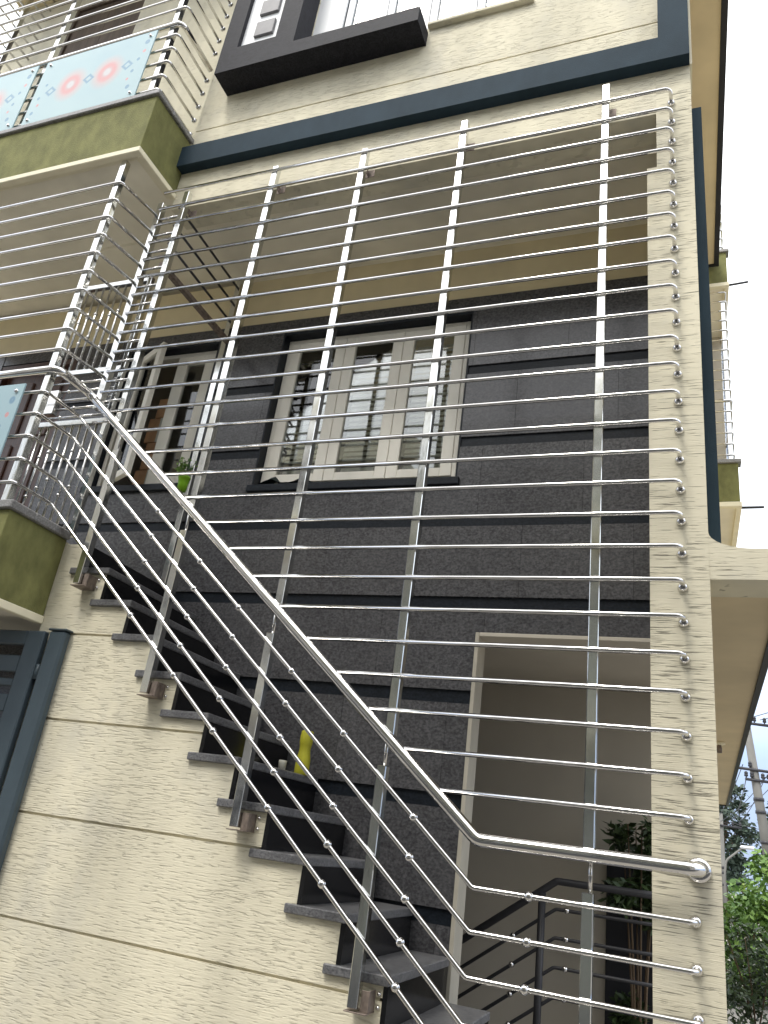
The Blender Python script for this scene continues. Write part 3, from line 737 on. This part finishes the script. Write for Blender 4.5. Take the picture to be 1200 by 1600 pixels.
# boxes inside the left window
for i, (x, z, w, h, lab) in enumerate(((-3.62, 3.75, .30, .26, 'lowest brown carton stacked inside the open left window'), (-3.60, 4.015, .27, .24, 'second brown carton from the bottom inside the left window'),
                                       (-3.63, 4.26, .28, .22, 'third brown carton from the bottom inside the left window'), (-3.60, 4.485, .25, .18, 'topmost brown carton stacked inside the open left window'))):
    c_ = thing('carton', lab, 'box', (x, 1.4, z), 'cartons inside the window')
    part('carton_body', MB().box(x - w / 2 + .1, x + w / 2 + .1, 1.20, 1.5, z, z + h, .004), 'cardboard', c_)
    part('tape', MB().box(x + .07, x + .13, 1.1985, 1.1995, z, z + h), 'pale_plastic', c_)
sh = hp('shelf', MB().box(-3.93, -3.2, 1.18, 1.55, 3.70, 3.749), 'wood_dark')
# bulb holder under the right overhang
bh = thing('bulb_holder', 'brass bulb holder under the right slab overhang', 'light fitting', (.612, 4.3, 2.7))
part('rose', MB().lathe([(0, 2.751), (.05, 2.751), (.05, 2.735), (.03, 2.725), (0, 2.725)][::-1], (.612, 4.3, 0), 'Z', 14), 'cream_trim', bh)
part('socket', MB().lathe([(0, 2.66), (.02, 2.66), (.022, 2.70), (.016, 2.726)], (.612, 4.3, 0), 'Z', 12), 'rust_steel', bh)

# ------------------------------------------------------------------ plants in the side passage
def shrub(name, label, cat, c, rad, h, material, n_=500, size=.09, group=None, seed=1):
    rn = random.Random(seed); t_ = thing(name, label, cat, (c[0], c[1], c[2]), group)
    mb = MB()
    for i in range(6):
        a = i * 1.05 + rn.random(); rr = rad * .6
        mb.tube([(c[0], c[1], c[2]), (c[0] + rr * .4 * math.cos(a), c[1] + rr * .4 * math.sin(a), c[2] + h * .5), (c[0] + rr * math.cos(a), c[1] + rr * math.sin(a), c[2] + h * .95)], .012, 6, r1=.004)
    part('stem', mb, 'bark', t_)
    mb = MB()
    for i in range(9):
        cc = (c[0] + rn.uniform(-.6, .6) * rad, c[1] + rn.uniform(-.6, .6) * rad, c[2] + h * rn.uniform(.3, .95))
        leaves(mb, cc, rad * .5, n_ // 9, size, 1.1, .35, rn)
    f_ = part('foliage', mb, material, t_); f_['kind'] = 'stuff'
    return t_
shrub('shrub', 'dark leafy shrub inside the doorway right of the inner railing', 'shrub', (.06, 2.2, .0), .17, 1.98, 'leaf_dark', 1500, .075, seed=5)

# ------------------------------------------------------------------ trees, poles and wires on the right
def tree(name, label, c, trunk_h, rad, crown_h, material, clumps, per, size, seed, trunk_r=.16):
    rn = random.Random(seed); t_ = thing(name, label, 'tree', c, None)
    mb = MB(); x, y, z = c
    mb.tube([(x, y, z), (x + .08, y, z + trunk_h * .5), (x - .05, y + .05, z + trunk_h), (x, y, z + trunk_h + crown_h * .6)], trunk_r, 10, r1=trunk_r * .25)
    cl_ = []
    for i in range(clumps):
        a = rn.uniform(0, 6.283); u = rn.uniform(0, 1) ** .6; hh = rn.uniform(0, 1)
        w = math.sin(math.pi * (.12 + .80 * hh)) ** .8
        p_ = Vector((x + math.cos(a) * rad * u * w, y + math.sin(a) * rad * u * w, z + trunk_h * .75 + crown_h * hh)); cl_.append(p_)
        if i % 4 == 0: mb.tube([(x, y, z + trunk_h * .8 + crown_h * hh * .4), ((x + p_.x) / 2, (y + p_.y) / 2, (z + trunk_h * .8 + crown_h * hh * .5 + p_.z) / 2), p_], trunk_r * .3, 6, r1=.01)
    part('trunk', mb, 'bark', t_)
    mb = MB()
    for p_ in cl_: leaves(mb, p_, rad * rn.uniform(.16, .30), per, size, .8, .5, rn)
    part('crown', mb, material, t_)['kind'] = 'stuff'
tree('street_tree', 'leafy green tree at lower right beside the column', (2.3, 15.5, 0), .6, 1.25, 1.85, 'leaf_mid', 60, 85, .15, 11, .09)
tree('street_tree', 'dark bushy tree low behind the column edge', (1.2, 12.0, 0), .2, 1.0, 1.3, 'leaf_mid', 46, 90, .12, 12, .07)
tree('street_tree', 'yellowish green tree in front of the utility pole', (3.0, 19.5, 0), .7, 1.25, 2.0, 'leaf_yellow', 46, 80, .17, 13, .1)
tree('far_tree', 'tall dark tree far behind the slim utility pole', (2.1, 44, 0), 2.0, 1.6, 5.4, 'leaf_blue', 70, 60, .30, 14)
tree('far_tree', 'tall dark tree far behind the large utility pole, right of the gap', (5.6, 46, 0), 2.0, 2.0, 4.9, 'leaf_blue', 80, 60, .32, 15)
tree('far_tree', 'rounded dark tree at the right picture edge beyond the poles', (8.2, 48, 0), 2.0, 2.4, 4.4, 'leaf_blue', 80, 60, .34, 16)
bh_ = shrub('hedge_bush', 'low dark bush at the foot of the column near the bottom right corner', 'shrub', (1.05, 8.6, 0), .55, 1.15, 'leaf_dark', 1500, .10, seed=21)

def upole(name, label, b, t_, r0, r1, arms):
    p_ = thing(name, label, 'utility pole', b)
    b = Vector(b); t_ = Vector(t_); part('shaft', MB().tube([b, t_], r0, 14, r1=r1), 'pole_concrete', p_)
    ax = Vector((.97, .24, -.02)).normalized()
    for f_, half, off in arms:
        c_ = b.lerp(t_, f_); cc = c_ + ax * off
        a_ = part('crossarm', MB().tube([cc - ax * half - Vector((0, .14, 0)), cc + ax * half - Vector((0, .14, 0))], .05, 6), 'dark_metal', p_)
        for s_ in (-.92, -.45, .45, .92):
            q_ = cc + ax * half * s_ - Vector((0, .14, 0))
            part('insulator', MB().lathe([(.02, .0), (.02, .08), (.06, .09), (.06, .14), (.045, .16), (.06, .17), (.055, .22), (.02, .25), (0, .25)], q_, 'Z', 10), 'dark_metal', a_)
    for f_ in (.36, .465, .51):
        c_ = b.lerp(t_, f_); part('collar', MB().tube([c_ - Vector((0, 0, .05)), c_ + Vector((0, 0, .05))], r0 * .98, 12), 'dark_metal', p_)
    return p_
K = (26 + 3.136) / (14 + 3.136)
PB = (2.98, 26, 0); PT = (2.08, 26, 8.6)
upole('utility_pole', 'leaning grey concrete utility pole with crossarms at the right edge', PB, PT, .17, .11, [(.577, .38, .05), (.615, .95, .3), (.79, .36, .42)])
upole('utility_pole', 'slim distant utility pole close to the column edge', (1.86, 40, 0), (1.83, 40, 4.9), .15, .11, [(.89, .75, .2)])
wi = 0
def wire(a, b_, sag, lab):
    a = Vector(a); b_ = Vector(b_); pts = []
    for i in range(13):
        t = i / 12; p_ = a.lerp(b_, t); p_.z -= sag * 4 * t * (1 - t); pts.append(p_)
    tag(part('overhead_wire', MB().tube(pts, .014, 5), 'dark_metal'), lab, 'wire', 'overhead wires')
for i, (x, z) in enumerate(((1.75, 5.45), (2.1, 5.45), (3.0, 5.42), (3.4, 5.42), (2.2, 5.1), (2.75, 5.1))):
    wire((x, 26, z), (1.3 + .27 * i, 39.8, 4.5 + .02 * i), .2, ['leftmost','second from left','middle','middle right','lower left','lower right'][i] + ' of the thin wires running between the two utility poles')
for i, (x, z) in enumerate(((2.4, 7.0), (2.7, 6.95), (3.4, 5.42), (2.75, 5.1))):
    wire((x, 26, z), (x + 7 + i, 8 + i, z + 1.6), .5, ['top','second','third','lowest'][i] + ' of the thin wires rising right from the large utility pole')
for i in range(3):
    wire((1.4 + .4 * i, 40, 4.55), (9 + 2 * i, 66, 6.5 + .3 * i), .6, ['left','middle','right'][i] + ' one of three thin wires stretching away behind the slim pole')
sl = thing('street_lamp', 'curved arm street lamp over the trees between the poles', 'street lamp', (1.75, 30, 0))
part('lamp_pole', MB().tube([(1.55, 30, 0), (1.55, 30, 2.0), (1.62, 30, 2.55), (2.15, 30, 3.0)], .035, 8, .3), 'pole_concrete', sl)
part('lamp_head', MB().box(2.1, 2.6, 29.9, 30.1, 3.0, 3.12, .05), 'lamp_head', sl)

# ------------------------------------------------------------------ houses across the street (mirrored in the panes and steel)
def block(name, label, x0, x1, y0, y1, h, material, nx, nz, seed):
    b_ = thing(name, label, 'house', ((x0 + x1) / 2, (y0 + y1) / 2, 0))
    part('wall', MB().box(x0, x1, y0, y1, 0, h), material, b_)
    part('parapet', MB().box(x0 - .15, x1 + .15, y1 - .2, y1 + .15, h + .001, h + .5), 'cream_trim', b_)
    for i in range(nx):
        for j in range(nz):
            cx = x0 + (i + .5) * (x1 - x0) / nx; cz = 1.0 + j * 3.0
            w_ = part('window', rim(cx - .7, cx + .7, y1 + .001, y1 + .06, cz, cz + 1.4, .08), 'window_white', b_)
            part('pane', MB().box(cx - .62, cx + .62, y1 + .01, y1 + .02, cz + .08, cz + 1.32), 'black_edge', w_)
    for j in range(1, nz):
        part('balcony_slab', MB().box(x0 + .5, x1 - .5, y1 + .001, y1 + .9, j * 3.0 + .2, j * 3.0 + .4), 'cream_trim', b_)
    return b_
block('opposite_house', 'pale house across the street, mirrored in the window panes', -13, -5.0, -16, -8.2, 9.0, 'house_a', 3, 3, 1)
block('opposite_house', 'cream house across the street, mirrored in the granite and steel', -4.2, 4.5, -16, -8.6, 9.0, 'house_b', 3, 3, 2)
block('opposite_house', 'tan house farther right across the street, behind the viewer', 5.5, 14, -16, -8.2, 10.2, 'house_a', 3, 3, 3)
